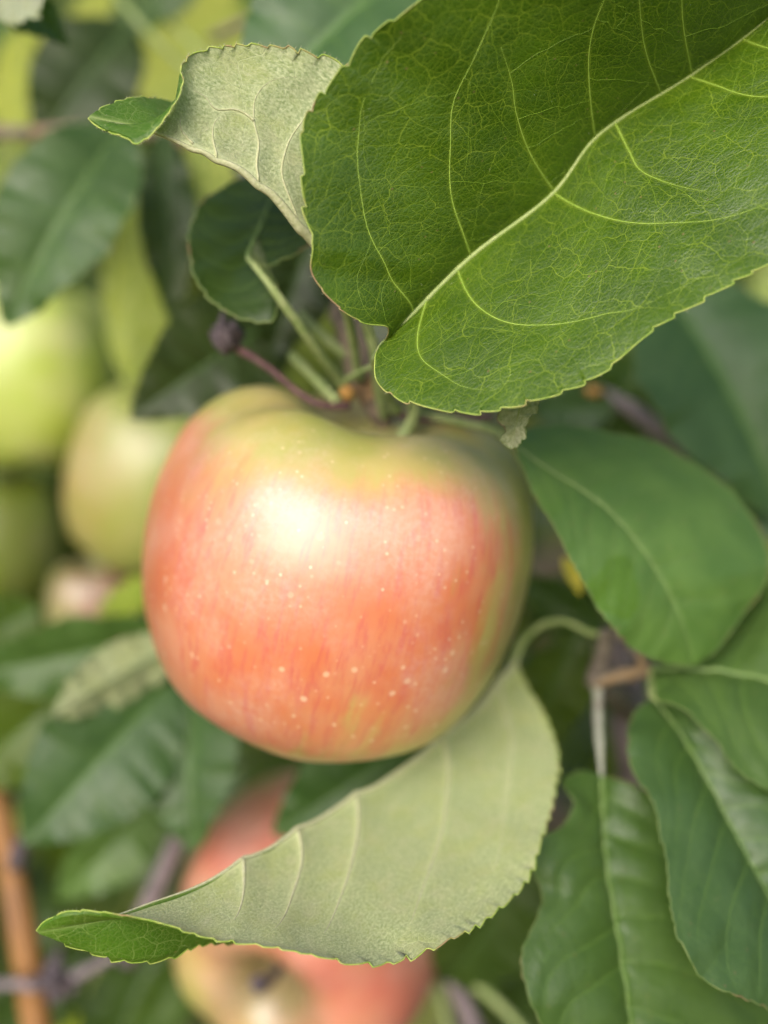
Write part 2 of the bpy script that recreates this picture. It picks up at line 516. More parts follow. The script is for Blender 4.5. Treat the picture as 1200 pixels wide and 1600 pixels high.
def make_leaf(parent, C, L, R, mat, label=None, nt=90, ns=18, bulge=(0.06, 0.06), teeth=26, tooth=0.8, wave=1.0, seed=1,
              veins_px=None, v_side=0, snap=True, n_veins=7, vein_mats=(None, None), rib=0.5, rib_side=0, vein_r=0.16, edge=None, edge_r=0.10,
              tint=(1, 1, 1), sink=0.18, petiole=None, pet_r=0.9, pet_mat=None, vein_parts=True, quilt=0.0, patch=None, hairs=0, hair_len=0.7, ladder=0, net_mat=None):
    ribm, veinm = vein_mats
    G = blade_grid(C, L, R, nt, ns, bulge, teeth, tooth, wave, seed)
    nw = 2 * ns + 1
    r = np.random.default_rng(seed + 99)
    # lateral veins as curves in (t, s)
    curves = []
    if veins_px:
        px = to_px(G)
        flatpx = px.copy()
        if v_side < 0:
            flatpx[:, ns + 1:] = 1e9
        elif v_side > 0:
            flatpx[:, :ns] = 1e9
        flatpx = flatpx.reshape(-1, 2)
        for line in veins_px:
            pts = []
            first = True
            for q in line:
                k = int(np.argmin(((flatpx - np.array(q[:2])) ** 2).sum(1)))
                pts.append((k // nw / (nt - 1), 0.0 if first and snap else (k % nw) / (nw - 1) * 2 - 1))
                first = False
            cur = spline([(a, b, 0) for a, b in pts], 60)
            curves.append(cur)
    else:
        for side in (-1, 1):
            for k in range(n_veins):
                t0 = 0.05 + 0.80 * (k + (0.28 if side > 0 else 0) + r.uniform(-0.12, 0.12)) / n_veins
                x = np.linspace(0, 0.93, 40)
                tt = t0 + (1 - t0) * (0.16 * x + 0.22 * x ** 2.2) + 0.006 * np.sin(x * 9 + r.uniform(0, 6))
                curves.append(np.stack((tt, side * x, x * 0), -1))
    polys = [sample(G, c[:, 0], c[:, 1]) for c in curves]
    dt_ = np.gradient(G, axis=0)
    ds_ = np.gradient(G, axis=1)
    N = np.cross(ds_, dt_)
    N /= np.linalg.norm(N, axis=2)[..., None] + 1e-12
    # distance of each grid point to the veins
    vals = np.zeros(G.shape[:2])
    if polys:
        pts = np.vstack(polys)
        wts = np.concatenate([np.linspace(1, 0.2, len(p)) for p in polys])
        kd = kdtree.KDTree(len(pts))
        for i, p in enumerate(pts):
            kd.insert(p, i)
        kd.balance()
        flat = G.reshape(-1, 3)
        dist = np.empty(len(flat))
        w = np.empty(len(flat))
        for i, p in enumerate(flat):
            _, ix, dd = kd.find(p)
            dist[i] = dd
            w[i] = wts[ix]
        dist = dist.reshape(G.shape[:2])
        w = w.reshape(G.shape[:2])
        vals = np.exp(-(dist / (vein_r * 2.0e-3)) ** 2) * w
        groove = np.exp(-(dist / 1.1e-3) ** 2) * w
        G = G - N * (groove * sink / 1000)[..., None]
        if quilt:
            G = G + N * (sstep(0, 0.006, dist) * quilt / 1000 * sstep(1.0, 0.8, np.abs(np.linspace(-1, 1, nw)))[None, :])[..., None]
        polys = [sample(G, c[:, 0], c[:, 1]) for c in curves]
    dmid = np.linalg.norm(G - C[:, None], axis=2)
    taper = np.linspace(1, 0.35, nt)[:, None]
    vals = np.maximum(vals, np.exp(-(dmid / (rib * 1.5e-3 * taper)) ** 2))
    faces = [(i * nw + j, i * nw + j + 1, (i + 1) * nw + j + 1, (i + 1) * nw + j) for i in range(nt - 1) for j in range(nw - 1)]
    base = C[0]
    o = new_obj('leaf', G.reshape(-1, 3), faces, mat, parent, base)
    o.location = tuple(base - (world_loc(parent) if parent else 0))
    o.color = (*tint, 1)
    if label:
        o['label'] = label
    me = o.data
    set_float(me, 'vein', vals)
    if patch is not None:
        pxs = to_px(G)
        dd = np.full(G.shape[:2], 1e9)
        for (x, y, rr) in patch:
            ns_ = np.array([[mnoise.noise(Vector((a * 0.03, b * 0.03, 1))) for a, b in row] for row in pxs])
            dd = np.minimum(dd, np.hypot(pxs[..., 0] - x, pxs[..., 1] - y) / rr + 0.35 * ns_)
        set_float(me, 'patch', sstep(1.08, 0.92, dd))
    elif mat == M_WET:
        set_float(me, 'patch', np.zeros(G.shape[:2]))
    # uv in centimetres
    lenC = np.concatenate(([0], np.cumsum(np.linalg.norm(np.diff(C, axis=0), axis=1))))
    wid = np.concatenate((np.zeros((nt, 1)), np.cumsum(np.linalg.norm(np.diff(G, axis=1), axis=2), axis=1)), axis=1)
    wid = wid - wid[:, ns:ns + 1]
    uvs = np.stack((np.broadcast_to(lenC[:, None], wid.shape) * 100 + seed * 3.7, wid * 100), -1).reshape(-1, 2)
    ul = me.uv_layers.new(name='leafuv')
    idx = np.empty(len(me.loops), np.int32)
    me.loops.foreach_get('vertex_index', idx)
    ul.data.foreach_set('uv', uvs[idx].astype(np.float32).ravel())
    if ribm:
        path = G[::max(1, nt // 80), ns] + N[::max(1, nt // 80), ns] * (rib_side * 0.35 * rib / 1000)
        v, f = tube_geo(path, np.linspace(rib, rib * 0.07, len(path)) / 1000, 8, 0.12)
        new_obj('midrib', v, f, ribm, o, base)
        if petiole is not None:
            tube_path = spline(np.vstack((petiole, C[:1], C[3:4])), 36)
            rr = np.interp(np.linspace(0, 1, 36), [0, 0.1, 0.6, 1], [pet_r * 1.5, pet_r, pet_r, rib]) / 1000
            v, f = tube_geo(tube_path, rr, 12, 0.2)
            new_obj('petiole', v, f, pet_mat or M_STEM, o, base)
    if veinm and vein_parts:
        for p in polys:
            v, f = tube_geo(p[::2], np.linspace(vein_r, vein_r * 0.12, len(p[::2])) / 1000, 6, 0.1)
            new_obj('vein', v, f, veinm, o, base)
    if ladder:
        geos = []

        def wig(a, b, n, amp):
            a, b = np.array(a), np.array(b)
            q = a + (b - a) * np.linspace(0, 1, n)[:, None]
            pw = np.cumsum(r.normal(0, 1, n))
            pw = pw - np.linspace(pw[0], pw[-1], n)
            q[:, 0] += pw * amp * 0.6
            q[:, 1] += np.roll(pw, 2) * amp
            q[0], q[-1] = a, b
            return q

        for side in (-1, 1):
            fam = sorted((c for c in curves if np.sign(c[30, 1]) == side), key=lambda c: c[0, 0])
            first = np.stack((np.full(60, 0.005), np.linspace(0, 0.9, 60) * side, np.zeros(60)), -1)
            fam = [first] + fam + [np.stack((np.linspace(0.93, 1, 60), np.linspace(0, 0.6, 60) * side, np.zeros(60)), -1)]
            for ca, cb in zip(fam[:-1], fam[1:]):
                rungs = []
                for q in range(ladder):
                    xa = (q + 0.35 + r.uniform(-0.25, 0.25)) / ladder
                    xb = xa - r.uniform(0.20, 0.34)
                    A2 = ca[int(xa * 59), :2]
                    B2 = cb[int(xb * 59), :2] if xb > 0.02 else np.array((ca[0, 0] + (cb[0, 0] - ca[0, 0]) * r.uniform(0.25, 0.9), 0.0))
                    w = wig(A2, B2, 16, 0.0034)
                    rungs.append(w)
                    geos.append((w, 0.055, 0.04))
                for u, v_ in zip(rungs[:-1], rungs[1:]):
                    for _ in range(1):
                        a = int(r.integers(1, 15))
                        b = int(np.clip(a + r.integers(-2, 3), 1, 14))
                        geos.append((wig(u[a], v_[b], 8, 0.0030), 0.045, 0.035))
        tub = []
        for q, r0, r1 in geos:
            pth = sample(G, np.clip(q[:, 0], 0, 1), np.clip(q[:, 1], -0.96, 0.96))
            pth = spline(pth, len(pth) * 2)
            tub.append(tube_geo(pth, np.linspace(r0, r1, len(pth)) / 1000, 5))
        v, f = merge(tub)
        nv = new_obj('vein_network', v, f, net_mat or M_NET, o, base)
        nv['kind'] = 'stuff'
    if edge:
        rim = np.vstack((G[:, 0], G[::-1, -1]))
        v, f = tube_geo(rim, edge_r / 1000, 6)
        new_obj('margin', v, f, edge, o, base)
    if hairs:
        Vh, Fh = [], []
        rim_i = r.integers(4, nt - 4, hairs)
        for q, i in enumerate(rim_i):
            if q % 3 == 0:                       # along the margin
                j = 0 if q % 2 else nw - 1
                d = (G[i, j] - G[i, 1 if j == 0 else nw - 2])
                d = d / (np.linalg.norm(d) + 1e-9)
            else:                                # on the under side, along rib and blade
                j = int(np.clip(ns + r.normal(0, ns * 0.25), 1, nw - 2)) if q % 3 == 1 else int(r.integers(1, nw - 1))
                d = -N[i, j]
            d = d + r.normal(0, 0.45, 3)
            d /= np.linalg.norm(d)
            ln = hair_len / 1000 * r.uniform(0.4, 1.1)
            b = G[i, j]
            sd = np.cross(d, r.normal(0, 1, 3))
            sd = sd / np.linalg.norm(sd) * 0.022e-3
            sd2 = np.cross(d, sd)
            bend = r.normal(0, 0.25, 3) * ln
            k = len(Vh)
            m = b + d * ln * 0.55
            e = b + d * ln + bend
            Vh += [b + sd, b - sd * 0.5 + sd2, b - sd * 0.5 - sd2, m + sd * .8, m - sd * 0.4 + sd2 * .8, m - sd * 0.4 - sd2 * .8, e]
            for x in range(3):
                y = (x + 1) % 3
                Fh += [(k + x, k + y, k + 3 + y, k + 3 + x), (k + 3 + x, k + 3 + y, k + 6)]
        h = new_obj('hair', np.array(Vh), Fh, M_RIBW, o, base)
        h['kind'] = 'stuff'
    return o


def auto_curves(base, tip, hw, roll=0.0, fold=0.25, sag=0.0, nt=60, curl=0.0, skew=0.0):
    """Midrib and margins of a leaf from base to tip (pixel, pixel, mm); hw half width in px at its mean depth. roll in degrees about the midrib:
    0 shows the top side to the camera, 180 the under side."""
    A, B = P(*base), P(*tip)
    ax = B - A
    ln = np.linalg.norm(ax)
    ax /= ln
    view = CAM_R @ np.array((0, 0, 1.0))                 # towards the camera
    right = np.cross(ax, view)
    right /= np.linalg.norm(right)
    up = np.cross(right, ax)
    cr, sr = math.cos(math.radians(roll)), math.sin(math.radians(roll))
    lat = right * cr + up * sr
    nor = np.cross(lat, ax)
    nor /= np.linalg.norm(nor)
    t = np.linspace(0, 1, nt)
    C = A + ax * (t * ln)[:, None] + nor * (sag * ln * 4 * t * (1 - t))[:, None] - nor * (curl * ln * t ** 3)[:, None] + lat * (skew * ln * np.sin(t * math.pi))[:, None]
    dm = (base[2] + tip[2]) / 2000
    W = hw / F_PX * dm
    prof = np.sin(np.pi * t ** 0.82) ** 0.72 * (1 - 0.25 * t ** 3)
    prof[0] = prof[-1] = 0
    lift = prof * W * fold
    R = C + lat * (prof * W)[:, None] + nor * lift[:, None] + ax * (0.04 * ln * np.sin(t * math.pi))[:, None]
    L = C - lat * (prof * W)[:, None] + nor * lift[:, None] + ax * (0.04 * ln * np.sin(t * math.pi))[:, None]
    return C, L, R


def px_curves(mid, L, R, nt):
    m = PP(mid)
    l = np.vstack((m[:1], PP(L), m[-1:]))
    r = np.vstack((m[:1], PP(R), m[-1:]))
    return spline(m, nt), spline(l, nt), spline(r, nt)


SEED = [100]


def back_leaf(parent, base, tip, hw, roll=0, fold=0.25, sag=0.05, curl=0.1, mat=None, tint=(1, 1, 1), label=None, pet=None, veins=True, skew=0, teeth=22, edge=False):
    SEED[0] += 1
    C, L, R = auto_curves(base, tip, hw, roll, fold, sag, 70, curl, skew)
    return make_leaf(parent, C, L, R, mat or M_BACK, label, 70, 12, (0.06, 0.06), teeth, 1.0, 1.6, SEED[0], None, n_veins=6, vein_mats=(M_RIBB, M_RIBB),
                     rib=0.45, vein_r=0.14, sink=0.06, tint=tint, petiole=PP(pet) if pet else None, pet_r=0.8, vein_parts=veins, edge=M_RIM if edge else None)


# ------------------------------------------------------------------ apple builder
PROFILE = [(0.0, 0.44), (0.05, 0.455), (0.12, 0.56), (0.22, 0.73), (0.36, 0.845), (0.53, 0.87), (0.72, 0.795), (0.88, 0.61), (0.97, 0.34),
           (1.0, 0.06), (0.99, -0.20), (0.935, -0.47), (0.82, -0.71), (0.66, -0.86), (0.48, -0.925), (0.33, -0.90), (0.20, -0.82), (0.10, -0.745), (0.04, -0.72), (0.0, -0.715)]


def make_apple(name, label, centre, radius, axis, mat, seed=1, stem=None, tint=(1, 1, 1), segs=96, rings=90, group='apples hanging in the tree', squash=1.0, lob=1.0, spin=0.0, stem_r=1.3, stem_mat=None, lobe_dir=None):
    """axis: direction of the stem end in camera space (right, up, towards the camera)."""
    r = np.random.default_rng(seed)
    pr = spline([(a, b, 0) for a, b in PROFILE], rings)
    ph = np.linspace(0, 2 * math.pi, segs, endpoint=False)
    rho, z = pr[:, 0], pr[:, 1] * squash
    p5, p3, p2 = r.uniform(0, 6.28, 3)
    ax = CAM_R @ (np.array(axis, float) / np.linalg.norm(axis))
    rot = Vector(ax).to_track_quat('Z', 'Y').to_matrix() @ Matrix.Rotation(spin, 3, 'Z')
    if lobe_dir is not None:                 # a groove between two lobes faces this way
        w = (CAM_R @ np.array(lobe_dir, float)) @ np.array(rot)
        p5 = math.pi - 5 * math.atan2(w[1], w[0])
    V = []
    for a, b in zip(rho, z):
        low = np.clip(-b, 0, 1)
        hi = np.clip(b, 0, 1)
        m = 1 + lob * ((0.016 + 0.040 * low ** 2 + 0.042 * hi ** 1.5) * np.cos(5 * ph + p5) * 0.8 + 0.022 * np.cos(2 * ph + p2) + 0.018 * np.cos(3 * ph + p3))
        dz = lob * (0.035 * np.cos(5 * ph + p5) * (low ** 2 + hi ** 2) * min(1, a * 2) + 0.03 * np.cos(ph + p3) * a * (1 if b > 0 else 0.5))
        V.append(np.stack((np.cos(ph) * a * m, np.sin(ph) * a * m, b + dz), -1))
    V = np.vstack(V) * radius
    Fc = []
    for i in range(rings - 1):
        for k in range(segs):
            k2 = (k + 1) % segs
            Fc.append((i * segs + k, (i + 1) * segs + k, (i + 1) * segs + k2, i * segs + k2))
    o = new_obj(name, V, Fc, mat)
    o.location = tuple(centre)
    o.rotation_euler = rot.to_euler()
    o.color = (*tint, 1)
    o['label'] = label
    o['category'] = 'apple'
    o['group'] = group
    Rm = np.array(rot)
    # dried calyx: five sepals round a dark eye
    geos = []
    cz = -0.715 * radius * squash
    for k in range(5):
        a = k * 1.2566 + 0.3
        dirv = np.array((math.cos(a), math.sin(a), 0))
        pth = np.array([(0, 0, cz + 0.001), *(dirv * q * radius + np.array((0, 0, cz - w * radius)) for q, w in ((0.05, 0.02), (0.10, 0.07), (0.10, 0.13), (0.06, 0.17)))])
        geos.append(tube_geo(spline(pth, 10), np.array([.6, 1.3, 1.5, 1.4, 1.3, 1.2, 1.0, .8, .5, .2]) / 1000 * radius / 0.038, 6, 0.2))
    v, f = merge(geos)
    c = new_obj('calyx', v, f, M_DRY, o)
    if stem is not None:
        # stem given as points of the place; first one inside the cavity
        root = Rm @ np.array((0, 0, 0.43 * radius * squash)) + np.asarray(centre)
        pts = np.vstack((root, stem))
        loc = (pts - np.asarray(centre)) @ Rm
        pth = spline(loc, 30)
        rr = np.interp(np.linspace(0, 1, 30), [0, .15, .8, 1], [1.25, 0.9, 0.9, 1.5]) * stem_r / 1000
        v, f = tube_geo(pth, rr, 10, 0.12)
        new_obj('stem', v, f, stem_mat or M_STEM, o)
    return o, Rm


# ------------------------------------------------------------------ ground and the far garden
g = 60
xs = np.linspace(-1, 1, 41)
xs = np.sign(xs) * np.abs(xs) ** 2 * g
gx, gy = np.meshgrid(xs, xs, indexing='ij')
gz = 0.03 * np.sin(gx * 0.9) * np.cos(gy * 0.7) - 0.02
gv = np.stack((gx, gy, gz), -1).reshape(-1, 3)
gf = [(i * 41 + j, (i + 1) * 41 + j, (i + 1) * 41 + j + 1, i * 41 + j + 1) for i in range(40) for j in range(40)]
ground = new_obj('ground', gv, gf, M_SOIL)
ground['kind'] = 'structure'


def leaf_mesh(name, length, width, seed, mat):
    """One plain leaf mesh along +Y, top side +Z, about 50 quads, for the leaves far behind."""
    r = np.random.default_rng(seed)
    nt, ns = 14, 3
    t = np.linspace(0, 1, nt)
    prof = np.sin(np.pi * t ** 0.82) ** 0.72 * (1 - 0.25 * t ** 3)
    prof[0] = prof[-1] = 0
    fold, curl = r.uniform(0.1, 0.5), r.uniform(-0.1, 0.35)
    V, uv, vn = [], [], []
    for i in range(nt):
        for j in range(-ns, ns + 1):
            s = j / ns
            x = s * prof[i] * width / 2
            V.append((x, t[i] * length, abs(x) * fold - curl * length * t[i] ** 2 + 0.02 * length * math.sin(t[i] * 9 + s * 2)))
            uv.append((t[i] * length * 100 + seed, x * 100))
            vn.append(1.0 if j == 0 else 0.0)
    nw = 2 * ns + 1
    Fc = [(i * nw + j, i * nw + j + 1, (i + 1) * nw + j + 1, (i + 1) * nw + j) for i in range(nt - 1) for j in range(nw - 1)]
    # petiole
    v2, f2 = tube_geo(np.array([(0, -0.25 * length, 0.02 * length), (0, -0.1 * length, 0.0), (0, 0.02 * length, 0)]), 0.0009, 5)
    k = len(V)
    V = np.vstack((np.array(V), v2))
    Fc += [tuple(i + k for i in q) for q in f2]
    me = bpy.data.meshes.new(name)
    me.from_pydata(V.tolist(), [], Fc)
    me.shade_smooth()
    me.materials.append(mat)
    uv += [(0, 0)] * len(v2)
    vn += [1] * len(v2)
    set_float(me, 'vein', vn)
    ul = me.uv_layers.new(name='leafuv')
    idx = np.empty(len(me.loops), np.int32)
    me.loops.foreach_get('vertex_index', idx)
    ul.data.foreach_set('uv', np.array(uv, np.float32)[idx].ravel())
    return me


LEAF_MESHES = [leaf_mesh('leaf', random.uniform(0.065, 0.10), random.uniform(0.042, 0.060), k, M_BACK) for k in range(10)]

# the tree the apples hang in, behind everything sharp
tree = thing('apple_tree', 'blurred apple tree with grey branches and dense dark leaves behind the fruit', 'tree', (0.05, 1.05, 0))
tree_loc = np.array((0.05, 1.05, 0))
trunk_path = spline(np.array([(0.05, 1.05, -0.05), (0.06, 1.06, 0.4), (0.03, 1.02, 0.9), (0.05, 1.0, 1.4), (0.0, 1.05, 2.0), (0.04, 1.1, 2.6)]), 40)
v, f = tube_geo(trunk_path, np.linspace(0.065, 0.025, 40), 16, 0.15)
new_obj('trunk', v, f, M_BARK, tree, tree_loc)
limbs = [[(0.04, 1.02, 0.95), (-0.2, 0.85, 1.15), (-0.45, 0.62, 1.35), (-0.6, 0.5, 1.6)],
         [(0.04, 1.0, 1.2), (0.25, 0.8, 1.35), (0.42, 0.62, 1.5), (0.55, 0.5, 1.8)],
         [(0.04, 1.0, 1.5), (-0.1, 0.8, 1.65), (-0.2, 0.6, 1.75), (-0.25, 0.45, 1.95)],
         [(0.04, 1.0, 1.05), (0.12, 0.8, 1.1), (0.2, 0.62, 1.12), (0.3, 0.5, 1.2)]]
for lb in limbs:
    v, f = tube_geo(spline(np.array(lb), 24), np.linspace(0.02, 0.007, 24), 10, 0.15)
    new_obj('branch', v, f, M_BARK, tree, tree_loc)


def rand_rot(r, face_cam=0.5):
    """Leaves hang with the top side up and out, tips down."""
    e = Matrix.Rotation(r.uniform(0, 6.28), 3, 'Z') @ Matrix.Rotation(r.normal(-0.75, 0.5), 3, 'X') @ Matrix.Rotation(r.normal(0, 0.5), 3, 'Y')
    return e


r = np.random.default_rng(21)
count = 0
while count < 230:
    d = r.uniform(425, 760)
    px, py = r.uniform(-150, 1350), r.uniform(-150, 1750)
    p = P(px, py, d)
    o = bpy.data.objects.new('leaf', LEAF_MESHES[count % 10])
    COL.objects.link(o)
    o.parent = tree
    o.location = tuple(p - tree_loc)
    o.rotation_euler = rand_rot(r).to_euler()
    k = r.uniform(0.75, 1.25)
    o.color = (k * r.uniform(0.9, 1.2), k, k * r.uniform(0.7, 1.0), 1)
    count += 1
# the rest of the crown and the hedge further off: too many to count
Vm, Fm, UVm, off = [], [], [], 0
tv = np.array([v.co for v in LEAF_MESHES[2].vertices])[:98].reshape(14, 7, 3)[::3, ::3].reshape(-1, 3)
tq = [(i * 3 + j, i * 3 + j + 1, (i + 1) * 3 + j + 1, (i + 1) * 3 + j) for i in range(4) for j in range(2)]
for k in range(7000):
    if k < 3200:
        p = np.array((r.uniform(-1.1, 1.1), r.uniform(0.75, 1.5), r.uniform(0.3, 2.6)))
    else:
        a = r.uniform(-1.2, 1.2)
        rad_ = r.uniform(2.0, 3.0)
        p = np.array((math.sin(a) * rad_, math.cos(a) * rad_, r.uniform(0, 2.6)))
    q = tv @ np.array(rand_rot(r)).T * r.uniform(0.8, 1.3) * (1 if k < 3200 else 1.7)
    Vm.append(q + p)
    Fm += [tuple(i + off for i in f_) for f_ in tq]
    off += len(tv)
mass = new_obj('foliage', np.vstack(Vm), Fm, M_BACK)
mass['kind'] = 'stuff'
mass['label'] = 'dark mass of blurred leaves filling the garden far behind the fruit'
set_float(mass.data, 'vein', np.zeros(off))
ul = mass.data.uv_layers.new(name='leafuv')

# ------------------------------------------------------------------ apples
C_MAIN = P(527, 877, 214)
R_MAIN = 0.0399
ax_main = (0.21, 0.93, 0.25)


def local_dir(axis, d, spin=0.0):
    ax = CAM_R @ (np.array(axis, float) / np.linalg.norm(axis))
    rot = np.array(Vector(ax).to_track_quat('Z', 'Y').to_matrix() @ Matrix.Rotation(spin, 3, 'Z'))
    w = CAM_R @ (np.array(d, float) / np.linalg.norm(d))
    return tuple(w @ rot)


REDS = ((0.60, 0.160, 0.055), (0.61, 0.235, 0.115), (0.52, 0.070, 0.065))
GREEN_A, GREEN_B = (0.40, 0.37, 0.085), (0.27, 0.31, 0.055)
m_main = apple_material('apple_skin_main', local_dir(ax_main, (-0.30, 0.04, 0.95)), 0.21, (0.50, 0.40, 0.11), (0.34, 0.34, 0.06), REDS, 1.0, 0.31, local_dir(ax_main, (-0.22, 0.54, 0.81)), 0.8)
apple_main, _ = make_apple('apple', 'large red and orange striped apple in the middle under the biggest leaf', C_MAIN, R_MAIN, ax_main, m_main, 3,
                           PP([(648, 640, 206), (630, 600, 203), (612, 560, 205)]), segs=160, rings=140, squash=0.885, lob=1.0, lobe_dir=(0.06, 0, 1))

ax2 = (-0.30, -0.30, 0.85)
m_two = apple_material('apple_skin_peach', local_dir(ax2, (0.25, 0.1, 0.9)), 0.55, (0.46, 0.37, 0.12), (0.36, 0.34, 0.09), ((0.54, 0.16, 0.10), (0.56, 0.22, 0.14), (0.50, 0.11, 0.10)), 0.5, 0.5)
make_apple('apple', 'blurred peach coloured apple behind the folded pale leaf, its dark stalk pit showing', P(488, 1430, 300), 0.0374, ax2, m_two, 8, PP([(408, 1545, 268), (404, 1535, 262)]), segs=72, rings=70, stem_r=1.5, stem_mat=M_DRY)

ax3 = (0.25, 0.9, 0.2)
m_three = apple_material('apple_skin_yellow', local_dir(ax3, (-0.9, 0.0, 0.4)), -0.15, (0.36, 0.36, 0.085), (0.28, 0.31, 0.07), ((0.44, 0.30, 0.10), (0.44, 0.32, 0.12), (0.44, 0.27, 0.09)), 0.0, 0.5, gloss=0.1)
make_apple('apple', 'blurred yellowish apple half hidden behind the left side of the large red apple', P(254, 748, 355), 0.0325, ax3, m_three, 4, PP([(275, 600, 357), (280, 560, 360)]), tint=(0.76, 0.84, 0.70), segs=56, rings=60)

m_green = apple_material('apple_skin_green', (0, 0, 1), -2.0, (0.38, 0.46, 0.06), (0.46, 0.52, 0.14), REDS, 0.0, 0.3, gloss=0.1)
make_apple('apple', 'blurred bright green apple cut by the left frame edge under a dark leaf', P(30, 582, 385), 0.0350, (0.1, 0.95, 0.15), m_green, 5, PP([(40, 440, 385), (60, 400, 390)]), tint=(0.95, 0.97, 0.9), segs=56, rings=60)
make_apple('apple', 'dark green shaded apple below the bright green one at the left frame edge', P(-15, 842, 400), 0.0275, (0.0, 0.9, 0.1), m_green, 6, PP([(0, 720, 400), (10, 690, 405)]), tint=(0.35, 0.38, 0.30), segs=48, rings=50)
m_pink = apple_material('apple_skin_pink', local_dir((0, 0.9, 0.2), (0.5, 0.4, 0.6)), 0.0, (0.36, 0.36, 0.12), (0.33, 0.36, 0.11), ((0.46, 0.20, 0.13), (0.46, 0.26, 0.18), (0.44, 0.18, 0.12)), 0.0, 0.5)
make_apple('apple', 'small pinkish apple far back between the yellowish apple and green leaves', P(150, 945, 380), 0.0175, (0, 0.9, 0.2), m_pink, 7, PP([(160, 880, 382), (165, 850, 385)]), tint=(0.7, 0.68, 0.66), segs=48, rings=50)
m_dim = apple_material('apple_skin_dim', local_dir((0, 0.9, 0.2), (0.0, 0.2, 0.9)), 0.5, (0.3, 0.3, 0.1), (0.3, 0.3, 0.1), ((0.32, 0.09, 0.08), (0.32, 0.11, 0.10), (0.30, 0.08, 0.07)), 0.0, 0.5)
make_apple('apple', 'tiny dim red apple deep in the shade right of the large red apple', P(888, 1048, 400), 0.0125, (0, 0.9, 0.2), m_dim, 9, PP([(892, 990, 402), (900, 960, 405)]), segs=40, rings=40)

# ------------------------------------------------------------------ the spur above the big apple and its leaves
spur = thing('fruiting_spur', 'short brown fruiting spur above the big apple with large leaves and purple stalk', 'spur', P(575, 600, 214), 'leafy shoots of the apple tree')
tube('wood', PP([(520, 330, 250), (538, 440, 228), (550, 520, 216), (566, 590, 213), (590, 640, 215), (612, 680, 222)]), [3.2, 3.6, 4.0, 3.6, 2.8, 1.8], M_SPUR, spur, 60, 18, 0.30)
v, f = tube_geo(spline(PP([(548, 625, 208), (538, 605, 206), (532, 596, 205)]), 14), np.array([0.6, .9, 1.2, 1.4, 1.5, 1.5, 1.5, 1.4, 1.3, 1.1, .9, .7, .4, .1]) / 1000, 10, 0.25)
new_obj('bud', v, f, M_BUD, spur, world_loc(spur))
tube('leaf_stalk', PP([(470, 490, 222), (500, 520, 216), (545, 558, 212)]), [0.8, 0.85, 1.1], M_STEM, spur, 40, 12, 0.28)
tube('leaf_stalk', PP([(455, 555, 214), (485, 585, 211), (528, 628, 209)]), [0.95, 0.95, 1.1], M_STEM, spur, 40, 12, 0.28)
tube('leaf_stalk', PP([(572, 500, 196), (585, 545, 198), (592, 600, 204), (600, 650, 212)]), [1.2, 1.1, 1.1, 1.0], M_STEM, spur, 40, 12, 0.28)
tube('leaf_stalk', PP([(532, 600, 207), (556, 585, 201), (583, 572, 192)]), [0.7, 0.6, 0.5], M_STEM, spur, 26, 8, 0.1)
# dried flower stalk
tube('flower_stalk', PP([(372, 545, 208), (420, 575, 206), (465, 612, 206), (500, 632, 207), (545, 634, 210)]), [0.85, 0.6, 0.6, 0.7, 0.9], M_PINKSTEM, spur, 40, 10, 0.12, 'thin purple dried flower stalk')
geos = []
rb = np.random.default_rng(4)
for k in range(16):
    a = P(366 + rb.normal(0, 9), 537 + rb.normal(0, 9), 208 + rb.normal(0, 1.5))
    b = P(340 + rb.normal(0, 12), 505 + rb.normal(0, 12), 208 + rb.normal(0, 3))
    geos.append(tube_geo(spline(np.array([a, (a + b) / 2 + rb.normal(0, 0.0008, 3), b]), 8), np.array([.5, .9, 1.1, 1.1, 1.0, .9, .6, .2]) / 1000, 6, 0.3))
v, f = merge(geos)
new_obj('dried_blossom', v, f, M_DRY, spur, world_loc(spur))
# second dead stalk to the right of the stem
tube('flower_stalk', PP([(600, 640, 214), (660, 655, 212), (720, 655, 211), (770, 650, 212)]), [0.9, 0.8, 0.7, 0.6], M_PINKSTEM, spur, 30, 8, 0.12)

